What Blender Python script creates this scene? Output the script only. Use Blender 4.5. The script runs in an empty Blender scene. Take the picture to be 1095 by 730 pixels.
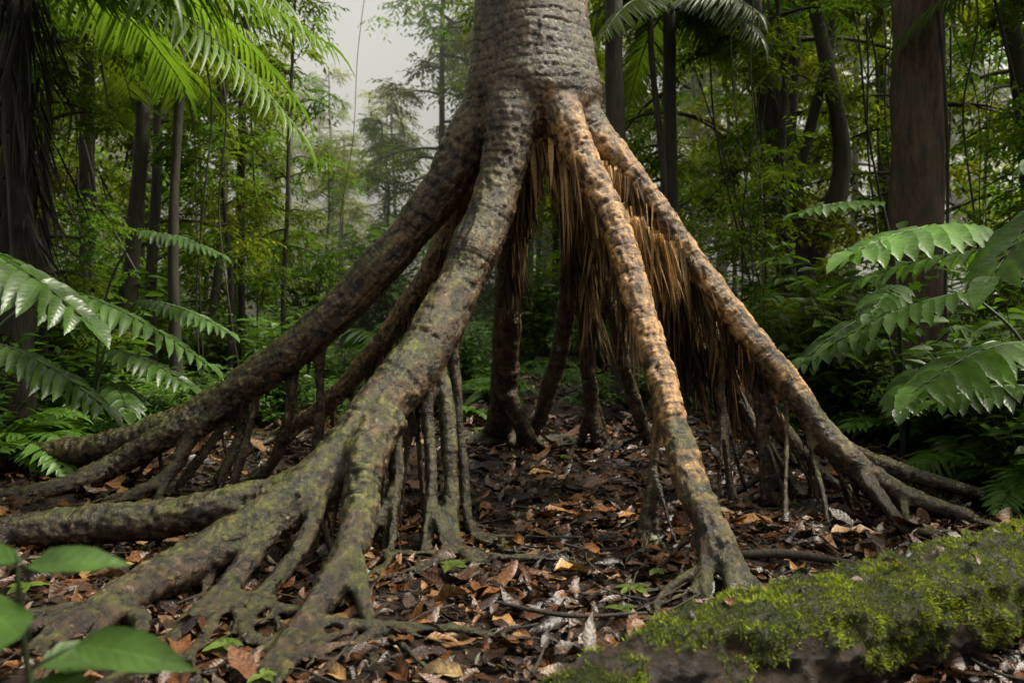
import bpy, math, numpy as np
from mathutils import Vector, noise, kdtree
R=np.random.default_rng(11)
scn=bpy.context.scene
scn.view_settings.view_transform='Standard'; scn.view_settings.look='None'; scn.view_settings.exposure=0

# ---------------------------------------------------------------- helpers
def g(x,y):
    x=np.asarray(x,float); y=np.asarray(y,float)
    h=.03*np.sin(1.7*x+.5)*np.cos(1.3*y)+.015*np.sin(4.1*x+2*y+1)+.01*np.sin(7*x-5*y)
    h=h+.0016*np.clip(y-9,0,60)**2
    h=h+.02*np.clip(np.abs(x)-4,0,40)
    return np.minimum(h,14)
def link(ob,parent=None):
    scn.collection.objects.link(ob)
    if parent: ob.parent=parent
    return ob
def empty(name,loc=(0,0,0)):
    e=bpy.data.objects.new(name,None); e.location=loc; e.empty_display_size=.3
    return link(e)
def norm(a): return a/np.maximum(np.linalg.norm(a,axis=-1,keepdims=True),1e-9)

class Tmpl:
    def __init__(s,ts,ws,fold=.25,droop=.15,wave=0,twist=0):
        v=[];lc=[];loops=[];cnt=[];rows=[]
        for i,(t,w) in enumerate(zip(ts,ws)):
            z=-droop*t*t
            if w<=0:
                rows.append([len(v)]); v.append((0,t,z,0)); lc.append((0,t,0))
            else:
                zz=wave*math.sin(i*2.3)
                rows.append([len(v),len(v)+1,len(v)+2]); a=twist*t
                for u in (-1,0,1):
                    hx=u*w*.5; hz=abs(u)*fold*w*.5+zz*u
                    v.append((hx*math.cos(a)-hz*math.sin(a),t,z,hz*math.cos(a)+hx*math.sin(a)))
                    lc.append((u,t,w))
        def f(*q): loops.extend(q); cnt.append(len(q))
        for a,b in zip(rows[:-1],rows[1:]):
            if len(a)==1 and len(b)==3: f(a[0],b[1],b[0]); f(a[0],b[2],b[1])
            elif len(a)==3 and len(b)==3: f(a[0],a[1],b[1],b[0]); f(a[1],a[2],b[2],b[1])
            elif len(a)==3 and len(b)==1: f(a[0],a[1],b[0]); f(a[1],a[2],b[0])
        s.v=np.array(v); s.lc=np.array(lc); s.loops=np.array(loops); s.cnt=np.array(cnt)
T_far=Tmpl([0,.4,1],[0,1,0],.5,.15)
T_mid=Tmpl([0,.15,.4,.7,1],[0,.7,1,.62,0],.4,.2)
T_broad=Tmpl([0,.08,.2,.35,.5,.65,.8,.92,1],[0,.5,.85,1,.97,.8,.52,.22,0],.35,.2,.04)
T_strip=Tmpl([0,.1,.35,.6,.85,1],[.5,1,1,.8,.4,0],.6,.35)
T_hang=Tmpl([0,.3,.6,.85,1],[1,1,.8,.5,0],.4,.06,0,1.5)
T_lit=[Tmpl([0,.12,.3,.5,.7,.88,1],[0,.6,.95,1,.8,.4,0],fo,dr,wv,tw) for fo,dr,wv,tw in ((.5,.15,.08,.4),(-.4,-.2,.12,-.6),(.8,.3,.15,.8),(.15,-.12,.1,.3))]

class MB:
    def __init__(s): s.V=[];s.L=[];s.C=[];s.M=[];s.col=[];s.lc=[];s.n=0;s.sm=[]
    def add(s,v,loops,cnt,mat=0,col=(1,1,1),lc=None,smooth=True):
        v=np.asarray(v,float); n=len(v)
        s.V.append(v); s.L.append(np.asarray(loops)+s.n); s.C.append(np.asarray(cnt))
        s.M.append(np.full(len(cnt),mat)); s.sm.append(np.full(len(cnt),smooth))
        c=np.asarray(col,float)
        if c.ndim==1: c=np.tile(c,(n,1))
        s.col.append(c); s.lc.append(np.zeros((n,3)) if lc is None else lc)
        s.n+=n
    def leaves(s,T,O,D,N,Ln,W,C,mat=0):
        O=np.asarray(O,float);D=norm(np.asarray(D,float));N=np.asarray(N,float)
        k=len(O); Ln=np.broadcast_to(Ln,(k,)).reshape(k,1,1); W=np.broadcast_to(W,(k,)).reshape(k,1,1)
        X=norm(np.cross(D,N)); N2=np.cross(X,D)
        t=T.v[None]
        v=O[:,None]+X[:,None]*t[...,0:1]*W+D[:,None]*t[...,1:2]*Ln+N2[:,None]*(t[...,2:3]*Ln+t[...,3:4]*W)
        nv=len(T.v)
        loops=(T.loops[None]+(np.arange(k)*nv)[:,None]).ravel()
        C=np.broadcast_to(np.asarray(C,float),(k,3))
        s.add(v.reshape(-1,3),loops,np.tile(T.cnt,k),mat,np.repeat(C,nv,0),np.tile(T.lc,(k,1)))
    def tube(s,P,sides=8,step=.1,mat=0,col=(1,1,1),rough=0):
        S=cat(P,step); v,l,c=tubegeo(S,sides,rough)
        s.add(v,l,c,mat,col)
        return S
    def mesh(s,name,mats):
        me=bpy.data.meshes.new(name)
        V=np.concatenate(s.V);L=np.concatenate(s.L).astype(np.int32);C=np.concatenate(s.C)
        me.vertices.add(len(V)); me.vertices.foreach_set('co',V.ravel())
        me.loops.add(len(L)); me.loops.foreach_set('vertex_index',L)
        st=np.concatenate([[0],np.cumsum(C)[:-1]]).astype(np.int32)
        me.polygons.add(len(C)); me.polygons.foreach_set('loop_start',st)
        me.polygons.foreach_set('material_index',np.concatenate(s.M).astype(np.int32))
        me.polygons.foreach_set('use_smooth',np.concatenate(s.sm))
        me.update(calc_edges=True)
        a=me.attributes.new('Col','FLOAT_COLOR','POINT')
        a.data.foreach_set('color',np.hstack([np.concatenate(s.col),np.ones((len(V),1))]).ravel())
        a=me.attributes.new('lc','FLOAT_VECTOR','POINT')
        a.data.foreach_set('vector',np.concatenate(s.lc).ravel())
        for m in mats: me.materials.append(m)
        return me
    def obj(s,name,mats,parent=None,loc=(0,0,0)):
        o=bpy.data.objects.new(name,s.mesh(name,mats)); o.location=loc
        return link(o,parent)

def cat(P,step):
    P=np.array(P,float)
    if P.shape[1]==3: P=np.hstack([P,np.full((len(P),1),.01)])
    Q=np.vstack([2*P[0]-P[1],P,2*P[-1]-P[-2]]); out=[]
    for i in range(1,len(Q)-2):
        p0,p1,p2,p3=Q[i-1:i+3]
        n=max(2,int(np.linalg.norm(p2[:3]-p1[:3])/step))
        t=np.linspace(0,1,n,endpoint=False)[:,None]
        out.append(.5*((2*p1)+(-p0+p2)*t+(2*p0-5*p1+4*p2-p3)*t*t+(-p0+3*p1-3*p2+p3)*t**3))
    out.append(P[-1:]); S=np.vstack(out); S[:,3]=np.maximum(S[:,3],.001)
    return S
def tubegeo(S,sides,rough=0):
    c=S[:,:3]; T=norm(np.gradient(c,axis=0)); m=len(c)
    u=np.cross(T[0],[0.3,1,.2]); u/=np.linalg.norm(u); U=[]
    for i in range(m):
        u=u-T[i]*np.dot(u,T[i]); u/=np.linalg.norm(u); U.append(u)
    U=np.array(U);W=np.cross(T,U)
    th=np.linspace(0,2*np.pi,sides,endpoint=False)
    r=S[:,3][:,None]*np.ones(sides)
    if rough: r=r*(1+rough*R.normal(size=r.shape))
    v=c[:,None]+r[...,None]*(np.cos(th)[None,:,None]*U[:,None]+np.sin(th)[None,:,None]*W[:,None])
    i=np.arange(m-1)[:,None]*sides; j=np.arange(sides)[None]; j2=(j+1)%sides
    q=np.stack([i+j,i+j2,i+sides+j2,i+sides+j],-1).reshape(-1)
    loops=np.concatenate([q,np.arange(sides)[::-1],(m-1)*sides+np.arange(sides)])
    cnt=np.concatenate([np.full((m-1)*sides,4),[sides,sides]])
    return v.reshape(-1,3),loops,cnt

# ---------------------------------------------------------------- materials
class NT:
    def __init__(s,name):
        s.m=bpy.data.materials.new(name); s.m.use_nodes=True; s.t=s.m.node_tree
        s.t.nodes.clear(); s.out=s.n('ShaderNodeOutputMaterial')
    def n(s,ty,**k):
        x=s.t.nodes.new(ty)
        for a,b in k.items():
            if a.startswith('_'): 
                key=a[1:].replace('_',' '); 
                key=int(key) if key.isdigit() else key
                if isinstance(b,bpy.types.NodeSocket): s.t.links.new(b,x.inputs[key])
                else: x.inputs[key].default_value=b
            else: setattr(x,a,b)
        return x
    def l(s,a,b): s.t.links.new(a,b)
    def noise(s,co,scale,detail=5,rough=.6,dist=0):
        x=s.n('ShaderNodeTexNoise',_Scale=scale,_Detail=detail,_Roughness=rough,_Distortion=dist); s.l(co,x.inputs['Vector']); return x.outputs['Fac']
    def ramp(s,f,stops):
        x=s.n('ShaderNodeValToRGB'); s.l(f,x.inputs[0]); e=x.color_ramp.elements
        while len(e)<len(stops): e.new(.5)
        for q,(p,c) in zip(e,stops):
            q.position=p; q.color=(c,c,c,1) if isinstance(c,(int,float)) else (*c,1)
        return x.outputs[0]
    def mix(s,f,a,b,mode='MIX'):
        x=s.n('ShaderNodeMix',data_type='RGBA',blend_type=mode)
        for k,v in ((0,f),(6,a),(7,b)):
            if isinstance(v,bpy.types.NodeSocket): s.l(v,x.inputs[k])
            elif k==0: x.inputs[0].default_value=v
            else: x.inputs[k].default_value=(*v,1)
        return x.outputs[2]
    def math(s,op,a,b=0,c=None):
        x=s.n('ShaderNodeMath',operation=op)
        for k,v in enumerate((a,b) if c is None else (a,b,c)):
            if isinstance(v,bpy.types.NodeSocket): s.l(v,x.inputs[k])
            else: x.inputs[k].default_value=v
        return x.outputs[0]
    def bsdf(s,col,rough,bump=None,dist=.01,strength=.6,trans=0,tcol=None,spec=.5,simple=False):
        if simple:
            p=s.n('ShaderNodeBsdfDiffuse'); s.l(col,p.inputs[0])
        else:
            p=s.n('ShaderNodeBsdfPrincipled')
            if isinstance(col,bpy.types.NodeSocket): s.l(col,p.inputs['Base Color'])
            else: p.inputs['Base Color'].default_value=(*col,1)
            if isinstance(rough,bpy.types.NodeSocket): s.l(rough,p.inputs['Roughness'])
            else: p.inputs['Roughness'].default_value=rough
            p.inputs['Specular IOR Level'].default_value=spec
        if bump is not None:
            b=s.n('ShaderNodeBump',_Distance=dist,_Strength=strength); s.l(bump,b.inputs['Height']); s.l(b.outputs[0],p.inputs['Normal'])
        o=p.outputs[0]
        if trans:
            t=s.n('ShaderNodeBsdfTranslucent'); s.l(tcol if tcol is not None else col,t.inputs['Color'])
            mx=s.n('ShaderNodeMixShader',_0=trans); s.l(o,mx.inputs[1]); s.l(t.outputs[0],mx.inputs[2]); o=mx.outputs[0]
        s.l(o,s.out.inputs[0]); return s.m
def obco(n): return n.n('ShaderNodeTexCoord').outputs['Object']
def attr(n,name='Col',o='Color'): return n.n('ShaderNodeAttribute',attribute_name=name).outputs[o]

def leaf_mat(name,tint,rough=.4,trans=.35,veins=False,var=.5,simple=False,spec=.5):
    n=NT(name); c=attr(n); c=n.mix(1.0,c,tint,'MULTIPLY')
    rnd=n.n('ShaderNodeObjectInfo').outputs['Random']
    c=n.mix(1.0,c,n.ramp(rnd,[(0,(1-var*.5,1-var*.4,1-var*.4)),(.5,(1,1,1)),(1,(1+var*.6,1+var*.35,1))]),'MULTIPLY')
    bump=None
    if veins:
        sx=n.n('ShaderNodeSeparateXYZ'); n.l(attr(n,'lc','Vector'),sx.inputs[0])
        au=n.math('ABSOLUTE',sx.outputs[0]); 
        ph=n.math('SUBTRACT',n.math('MULTIPLY',sx.outputs[1],8.),n.math('MULTIPLY',au,1.4))
        fr=n.math('ABSOLUTE',n.math('SUBTRACT',n.math('FRACT',ph),.5))
        vein=n.ramp(fr,[(0,1),(.07,0)])
        mid=n.ramp(au,[(0,1),(.06,0)])
        vv=n.math('MAXIMUM',n.math('MULTIPLY',vein,.5),mid)
        c=n.mix(n.math('MULTIPLY',vv,.35),c,(.16,.24,.07))
        bump=n.math('ADD',n.math('MULTIPLY',fr,.5),n.math('MULTIPLY',au,.4))
        nz=n.noise(obco(n),9,4); c=n.mix(1.0,c,n.ramp(nz,[(.3,.5),(.7,1.35)]),'MULTIPLY')
    return n.bsdf(c,rough,bump,.004,.5,trans,n.mix(1.0,c,(1.7,1.8,.6),'MULTIPLY'),simple=simple,spec=spec)
M_leaf=leaf_mat('foliage_green',(1.1,1.1,1),.38,.35,spec=.4)
M_leafN=leaf_mat('foliage_near',(.9,.92,.9),.3,.3,True,.15,spec=.28)
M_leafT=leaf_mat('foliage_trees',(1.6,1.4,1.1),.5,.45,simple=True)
M_leafHazeF=leaf_mat('foliage_far_haze_tint',(2.7,2.1,1.4),.6,.45,simple=True)  # distant haze painted into the leaf colour as a paler, brighter tint
M_leafHazeM=leaf_mat('foliage_mid_haze_tint',(2.2,1.8,1.2),.5,.45,simple=True)  # milder version of the same painted haze for middle-distance trees

def bark_mat(name,dark,light,moss=.3,scale=1.):
    n=NT(name); co=obco(n)
    mp=n.n('ShaderNodeMapping'); mp.inputs['Scale'].default_value=(1,1,.25); n.l(co,mp.inputs[0])
    a=n.noise(mp.outputs[0],14*scale,8,.7); b=n.noise(co,3*scale,4)
    c=n.mix(n.ramp(a,[(.35,0),(.65,1)]),dark,light)
    c=n.mix(n.math('MULTIPLY',n.ramp(b,[(.48,0),(.62,1)]),moss),c,(.045,.06,.015))
    return n.bsdf(c,.75,a,.03,1)
M_bark=bark_mat('bark_dark',(.010,.007,.005),(.045,.033,.022))
M_barkB=bark_mat('bark_brown',(.018,.011,.006),(.12,.07,.042),.4,1.2)
M_stem=NT('stem').bsdf((.03,.045,.015),.5)

# root bark
n=NT('stilt_root_bark'); co=obco(n)
sep=n.n('ShaderNodeSeparateColor'); n.l(attr(n),sep.inputs[0]); warm,ring,hgt=sep.outputs
fine=n.noise(co,48,8,.7); mid=n.noise(co,13,8,.72,.6); broad=n.noise(co,2.6,6,.65)
c=n.mix(n.ramp(mid,[(.36,0),(.62,1)]),(.016,.010,.006),(.098,.064,.038))
c=n.mix(n.ramp(broad,[(.46,0),(.64,.5)]),c,n.mix(n.ramp(mid,[(.38,0),(.6,1)]),(.026,.013,.006),(.16,.088,.04)))
c=n.mix(n.ramp(fine,[(.54,0),(.72,.6)]),c,(.22,.19,.145))
wm=n.math('MULTIPLY',warm,n.ramp(n.noise(co,6,7,.72,1.),[(.37,0),(.49,1)]))
wc=n.mix(n.ramp(fine,[(.35,0),(.65,1)]),(.22,.105,.038),(.62,.38,.165))
c=n.mix(wm,c,wc)
spot=n.noise(co,24,3,.5)
c=n.mix(n.ramp(spot,[(.65,0),(.69,.7)]),c,(.30,.26,.18))
geo=n.n('ShaderNodeNewGeometry'); gs=n.n('ShaderNodeSeparateXYZ'); n.l(geo.outputs['Normal'],gs.inputs[0])
up=n.ramp(gs.outputs[2],[(-.1,.0),(.1,.3),(.6,1)])
mm=n.math('MULTIPLY',n.math('MULTIPLY',up,n.ramp(n.noise(co,4.7,8,.8),[(.42,0),(.54,1)])),n.math('SUBTRACT',.95,warm))
c=n.mix(mm,c,n.mix(n.ramp(fine,[(.35,0),(.65,1)]),(.024,.034,.005),(.125,.14,.020)))
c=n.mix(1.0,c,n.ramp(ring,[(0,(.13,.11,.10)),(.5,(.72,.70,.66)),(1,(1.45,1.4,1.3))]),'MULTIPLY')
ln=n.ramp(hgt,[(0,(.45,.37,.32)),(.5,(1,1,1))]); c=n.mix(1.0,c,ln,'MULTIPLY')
rough=n.ramp(mid,[(.35,.17),(.65,.42)])
bm=n.math('ADD',n.math('MULTIPLY',mid,1.0),n.math('MULTIPLY',fine,.6))
M_root=n.bsdf(c,rough,bm,.02,.9,spec=.5)

n=NT('fibre'); c=attr(n); f=n.noise(obco(n),60,4); c=n.mix(1.,c,n.ramp(f,[(.3,.5),(.7,1.3)]),'MULTIPLY')
M_fib=n.bsdf(c,.5,f,.004,.6,.2)
n=NT('litter'); c=attr(n); co=obco(n); f=n.noise(co,45,5,.7)
c=n.mix(1.,c,n.ramp(f,[(.3,.3),(.65,1.2)]),'MULTIPLY')
sx=n.n('ShaderNodeSeparateXYZ'); n.l(attr(n,'lc','Vector'),sx.inputs[0]); au=n.math('ABSOLUTE',sx.outputs[0])
fr=n.math('ABSOLUTE',n.math('SUBTRACT',n.math('FRACT',n.math('SUBTRACT',n.math('MULTIPLY',sx.outputs[1],8.),n.math('MULTIPLY',au,1.3))),.5))
c=n.mix(n.math('MULTIPLY',n.ramp(au,[(0,1),(.08,0)]),.4),c,(.12,.07,.035))
M_lit=n.bsdf(c,n.ramp(f,[(.35,.14),(.65,.36)]),n.math('ADD',f,n.math('MULTIPLY',fr,.35)),.006,.7,.05,spec=.5)
n=NT('forest_soil'); co=obco(n)
f=n.noise(co,18,9,.75); v=n.n('ShaderNodeTexVoronoi',_Scale=28.); n.l(co,v.inputs['Vector'])
c=n.mix(n.ramp(f,[(.35,0),(.65,1)]),(.010,.005,.003),(.05,.024,.012))
c=n.mix(n.ramp(n.noise(co,.9,5),[(.55,0),(.7,.5)]),c,(.03,.04,.012))
c=n.mix(1.,c,n.ramp(v.outputs['Distance'],[(0,1.3),(.7,.4)]),'MULTIPLY')
M_soil=n.bsdf(c,.45,n.math('ADD',f,n.math('MULTIPLY',v.outputs['Distance'],.5)),.04,.9,spec=.35)

# ---------------------------------------------------------------- ground
a=np.linspace(-1,1,300); ax=np.sinh(a*4.2)/np.sinh(4.2)*90; ay=np.sinh(a*4.2)/np.sinh(4.2)*110
X,Y=np.meshgrid(ax,ay,indexing='ij'); Z=g(X,Y)
near=(np.abs(X)<6)&(np.abs(Y)<6)
for i,j in zip(*np.where(near)):
    Z[i,j]+=.03*noise.noise(Vector((X[i,j]*5,Y[i,j]*5,0)))
i=np.arange(299)[:,None]*300; j=np.arange(299)[None]
q=np.stack([i+j,i+300+j,i+301+j,i+j+1],-1).reshape(-1)
mb=MB(); mb.add(np.stack([X,Y,Z],-1).reshape(-1,3),q,np.full(299*299,4)); mb.obj('forest_ground',[M_soil])

# ---------------------------------------------------------------- stilt-root tree
roots={}
roots['A']=([(-.05,0,2.55,.2),(-.19,-.1,2.29,.17),(-.417,-.1,1.89,.145),(-.74,-.05,1.49,.135),(-1.10,0,1.11,.135),(-1.467,.05,.815,.13),(-1.84,.1,.571,.13),(-2.19,.15,.375,.125),(-2.61,.2,.25,.11),(-3.16,.3,.16,.10),(-3.9,.35,.10,.085),(-4.6,.3,.03,.06)],0.1)
roots['A2']=([(-1.95,.05,.5,.09),(-2.25,0,.3,.095),(-2.5,-.05,.16,.08),(-2.72,-.35,.09,.06),(-3.1,-.55,.05,.05),(-3.7,-.7,.02,.04)],0)
roots['A3']=([(-1.75,.05,.6,.06),(-2.0,.0,.33,.055),(-2.12,-.1,.12,.05),(-2.3,-.3,.03,.035)],0)
roots['B']=([(.03,-.15,2.55,.2),(0,-.3,2.28,.165),(-.08,-.4,1.85,.145),(-.22,-.6,1.41,.14),(-.416,-.85,1.005,.14),(-.63,-1.1,.70,.14),(-.824,-1.35,.43,.13),(-1.04,-1.55,.27,.115),(-1.29,-1.78,.15,.105),(-1.45,-2.1,.09,.08),(-1.55,-2.45,.03,.055)],.1)
roots['B2']=([(-.72,-1.25,.56,.09),(-.86,-1.3,.42,.1),(-1.09,-1.25,.28,.1),(-1.44,-1.25,.19,.1),(-1.91,-1.2,.12,.1),(-2.3,-1.2,.09,.09),(-2.9,-1.25,.04,.07)],0)
roots['B3']=([(-.6,-1.2,.66,.1),(-.66,-1.38,.50,.1),(-.65,-1.6,.29,.08),(-.664,-1.95,.15,.068),(-.70,-2.2,.08,.055),(-.76,-2.6,.03,.038)],.1)
roots['B4']=([(-.65,-1.8,.22,.05),(-.57,-2.0,.10,.04),(-.5,-2.2,.05,.03),(-.44,-2.45,.02,.022)],0)
roots['B5']=([(-.95,-1.5,.32,.06),(-1.05,-1.7,.17,.055),(-1.1,-1.95,.08,.05),(-1.2,-2.25,.02,.035)],0)
roots['B6']=([(-.85,-1.45,.38,.05),(-.88,-1.65,.17,.045),(-.95,-1.85,.06,.04),(-.98,-2.2,.01,.028)],0)
roots['C']=([(.2,-.15,2.5,.17),(.30,-.3,2.27,.135),(.456,-.4,1.90,.11),(.587,-.55,1.566,.098),(.676,-.75,1.2,.092),(.74,-1,.824,.09),(.803,-1.25,.496,.09),(.84,-1.55,.27,.085),(.886,-1.75,.13,.07),(.97,-1.92,.06,.048),(1.05,-2.05,.01,.03)],1.)
roots['C2']=([(.83,-1.5,.3,.05),(.8,-1.72,.12,.04),(.76,-1.9,.02,.025)],.3)
roots['C3']=([(.88,-1.7,.13,.045),(.86,-1.95,.05,.033),(.88,-2.1,.01,.02)],.2)
roots['D']=([(.3,-.05,2.5,.16),(.50,-.13,2.22,.13),(.81,-.15,1.855,.098),(1.03,-.2,1.53,.096),(1.256,-.3,1.17,.096),(1.47,-.4,.85,.098),(1.70,-.5,.54,.095),(1.896,-.6,.297,.09),(2.13,-.65,.14,.07),(2.4,-.85,.05,.05)],.85)
roots['D2']=([(1.7,-.42,.55,.06),(1.88,-.4,.36,.07),(2.28,-.3,.19,.062),(2.69,-.35,.09,.05),(3.1,-.35,.03,.038)],.1)
roots['D3']=([(1.85,-.55,.33,.06),(1.95,-.75,.16,.05),(2.0,-1.0,.04,.035),(2.15,-1.2,-.01,.02)],.1)
roots['D4']=([(.45,0,2.3,.09),(.78,.1,1.65,.07),(1.1,.05,1.1,.06),(1.4,-.05,.6,.06),(1.6,-.15,.2,.055),(1.75,-.3,.0,.04)],.2)
roots['D5']=([(.62,-.1,2.1,.07),(1.0,-.05,1.4,.055),(1.35,-.1,.85,.055),(1.7,-.2,.35,.055),(1.95,-.2,.08,.045),(2.2,-.1,.0,.03)],.3)
roots['E']=([(.08,.1,2.4,.18),(.06,.25,2.0,.14),(-.02,.7,1.33,.12),(-.05,1.1,.63,.125),(-.1,1.5,.17,.13),(-.25,1.9,-.02,.08)],0)
roots['E2']=([(-.05,1.1,.5,.08),(.08,1.2,.2,.08),(.2,1.4,.0,.05)],0)
roots['F']=([(.25,.1,2.4,.15),(.39,.3,1.94,.1),(.40,.8,1.2,.08),(.33,1.2,.62,.08),(.18,1.5,.12,.07),(.05,1.6,-.02,.05)],0)
roots['G']=([(.3,.1,2.3,.12),(.5,.4,1.7,.08),(.56,.9,1.0,.075),(.62,1.3,.45,.075),(.75,1.7,.05,.06)],0)
roots['G2']=([(.3,.15,2.2,.1),(.62,.6,1.4,.07),(.85,1.0,.7,.065),(1.05,1.3,.15,.06),(1.15,1.5,-.02,.04)],0)
roots['H']=([(-.1,.1,2.4,.15),(-.26,.2,2.05,.12),(-.56,.5,1.39,.1),(-1.0,.8,.826,.09),(-1.41,1.1,.41,.09),(-1.89,1.5,.09,.07),(-2.3,1.8,-.02,.05)],.4)
roots['H2']=([(-.05,.1,2.3,.12),(-.3,.4,1.6,.08),(-.6,.9,.9,.08),(-.85,1.3,.35,.075),(-1.05,1.6,.0,.05)],.25)
roots['I']=([(.35,.1,2.4,.13),(.56,.2,2.0,.1),(.98,.5,1.39,.08),(1.49,.7,.73,.08),(2.02,.9,.16,.07),(2.3,1.0,-.02,.05)],.1)
roots['J1']=([(-.33,-.72,1.05,.05),(-.3,-.75,.75,.04),(-.27,-.8,.4,.037),(-.22,-.9,.05,.035),(-.1,-1.1,-.01,.02)],0)
roots['J2']=([(-.45,-.95,.9,.05),(-.42,-1.0,.55,.04),(-.40,-1.1,.25,.04),(-.42,-1.2,.0,.035)],0)
roots['J3']=([(-.58,-1.05,.72,.05),(-.55,-1.15,.35,.035),(-.6,-1.3,.0,.03)],0)
roots['J4']=([(-.40,-.85,.95,.05),(-.33,-.95,.6,.05),(-.30,-1.05,.25,.05),(-.25,-1.25,.02,.04),(-.05,-1.5,.0,.025)],0)
roots['K1']=([(-1.2,.0,1.0,.05),(-1.22,.05,.6,.04),(-1.25,.1,.2,.045),(-1.22,.0,.0,.035)],0)
roots['K2']=([(-1.38,.05,.85,.05),(-1.42,.1,.5,.045),(-1.55,.2,.15,.045),(-1.7,.2,.0,.03)],0)
roots['K3']=([(-1.7,.1,.62,.04),(-1.75,.1,.3,.04),(-1.85,.0,.0,.03)],0)
roots['M1']=([(1.5,-.4,.8,.05),(1.48,-.35,.4,.035),(1.52,-.4,.0,.03)],.1)
roots['M2']=([(1.28,-.3,1.1,.05),(1.25,-.25,.6,.03),(1.3,-.3,.0,.03)],.1)
roots['M3']=([(.76,-1.05,.75,.05),(.7,-1.05,.4,.03),(.66,-1.1,.0,.03)],.6)
roots['T']=([(.14,0,2.0,.12),(.14,0,2.2,.3),(.135,0,2.43,.43),(.125,0,2.73,.39),(.115,0,3.08,.35),(.11,0,3.6,.33),(.11,0,4.4,.32)],.1)
rr=np.random.default_rng(5)
base=list(roots.items()); k=0
for nm,(P,w) in base:
    P=np.array(P); sc=.92 if nm[0] in 'AB' else .84
    if nm!='T':
        f_=np.clip((P[:,2]-1.9)/.5,0,1); P[:,3]*=sc+(1-sc)*f_; roots[nm]=(P,w)
    if nm in 'ABCDHI':
        S=cat(P,.05); S=S[(S[:,2]<.95)&(S[:,2]>.15)]
        for _ in range({'A':22,'B':22,'C':7,'D':20,'H':9,'I':9}[nm]):
            p=S[rr.integers(len(S))]; r=rr.uniform(.006,.023); dz=p[2]
            off=rr.normal(0,.11,2)+norm(np.array([p[0],p[1]]))*dz*.15
            roots[f'{nm}s{k}']=([(p[0],p[1],p[2],r*1.5),(p[0]+off[0]*.3,p[1]+off[1]*.3,p[2]*.65,r),(p[0]+off[0]*.8,p[1]+off[1]*.8,p[2]*.3,r),(p[0]+off[0]*1.3,p[1]+off[1]*1.3,-.01,r*.9)],w*.3); k+=1
    if nm!='T' and P[-1,2]<.06:
        e=P[-2]; d=norm(P[-1,:2]-P[-2,:2])
        for _ in range(5):
            an=math.atan2(d[1],d[0])+rr.normal(0,.7); L=rr.uniform(.35,1.1); r=e[3]*rr.uniform(.35,.65); pts=[(e[0],e[1],e[2],r)]
            x,y=e[0],e[1]
            for s in range(5):
                an+=rr.normal(0,.35); x+=math.cos(an)*L/5; y+=math.sin(an)*L/5
                pts.append((x,y,float(g(x,y))+.035+r*.3*(1-s/4),r*(1-s*.16)))
            roots[f'{nm}f{k}']=(pts,0); k+=1
mb=MB(); cl=[]
for idx,(nm,(P,w)) in enumerate(roots.items()):
    P=np.array(P,float)
    S=cat(P,.03)
    if nm!='T':
        s=np.arange(len(S))*.03
        wob=min(.02,.4*P[:,3].mean())
        for ax_ in range(3): S[:,ax_]+=wob*np.array([noise.noise(Vector((q*3.,idx*3.1,ax_*7.7))) for q in s])
        S[:,3]*=1+.14*np.array([noise.noise(Vector((q*4,idx*5.1,3))) for q in s])
    v,l,c=tubegeo(S,24 if nm!='T' else 48,0); mb.add(v,l,c)
    T=norm(np.gradient(S[:,:3],axis=0)); al=np.concatenate([[0],np.cumsum(np.linalg.norm(np.diff(S[:,:3],axis=0),axis=1))])
    for p,t,q in zip(S,T,al): cl.append((p,t,q+idx*13.7,w,nm=='T'))
tree=empty('stilt_root_palm_tree',(0.11,0,0))
o=mb.obj('tmp',[M_root])
md=o.modifiers.new('r','REMESH'); md.mode='VOXEL'; md.voxel_size=.0105; md.use_smooth_shade=True
dg=bpy.context.evaluated_depsgraph_get(); me=bpy.data.meshes.new_from_object(o.evaluated_get(dg)); bpy.data.objects.remove(o)
nv=len(me.vertices); co=np.empty(nv*3); me.vertices.foreach_get('co',co); co=co.reshape(-1,3)
ed=np.empty(len(me.edges)*2,np.int32); me.edges.foreach_get('vertices',ed); ed=ed.reshape(-1,2)
deg=np.bincount(ed.ravel(),minlength=nv)[:,None]
for _ in range(5):
    acc=np.zeros_like(co)
    for a_ in range(3): acc[:,a_]=np.bincount(ed[:,0],co[ed[:,1],a_],nv)+np.bincount(ed[:,1],co[ed[:,0],a_],nv)
    co=.4*co+.6*acc/deg
me.vertices.foreach_set('co',co.ravel()); me.update()
nr=np.empty(nv*3); me.vertices.foreach_get('normal',nr); nr=nr.reshape(-1,3)
kd=kdtree.KDTree(len(cl))
for i_,c_ in enumerate(cl): kd.insert(c_[0][:3],i_)
kd.balance()
col=np.ones((nv,4)); nz=noise.noise
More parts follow.
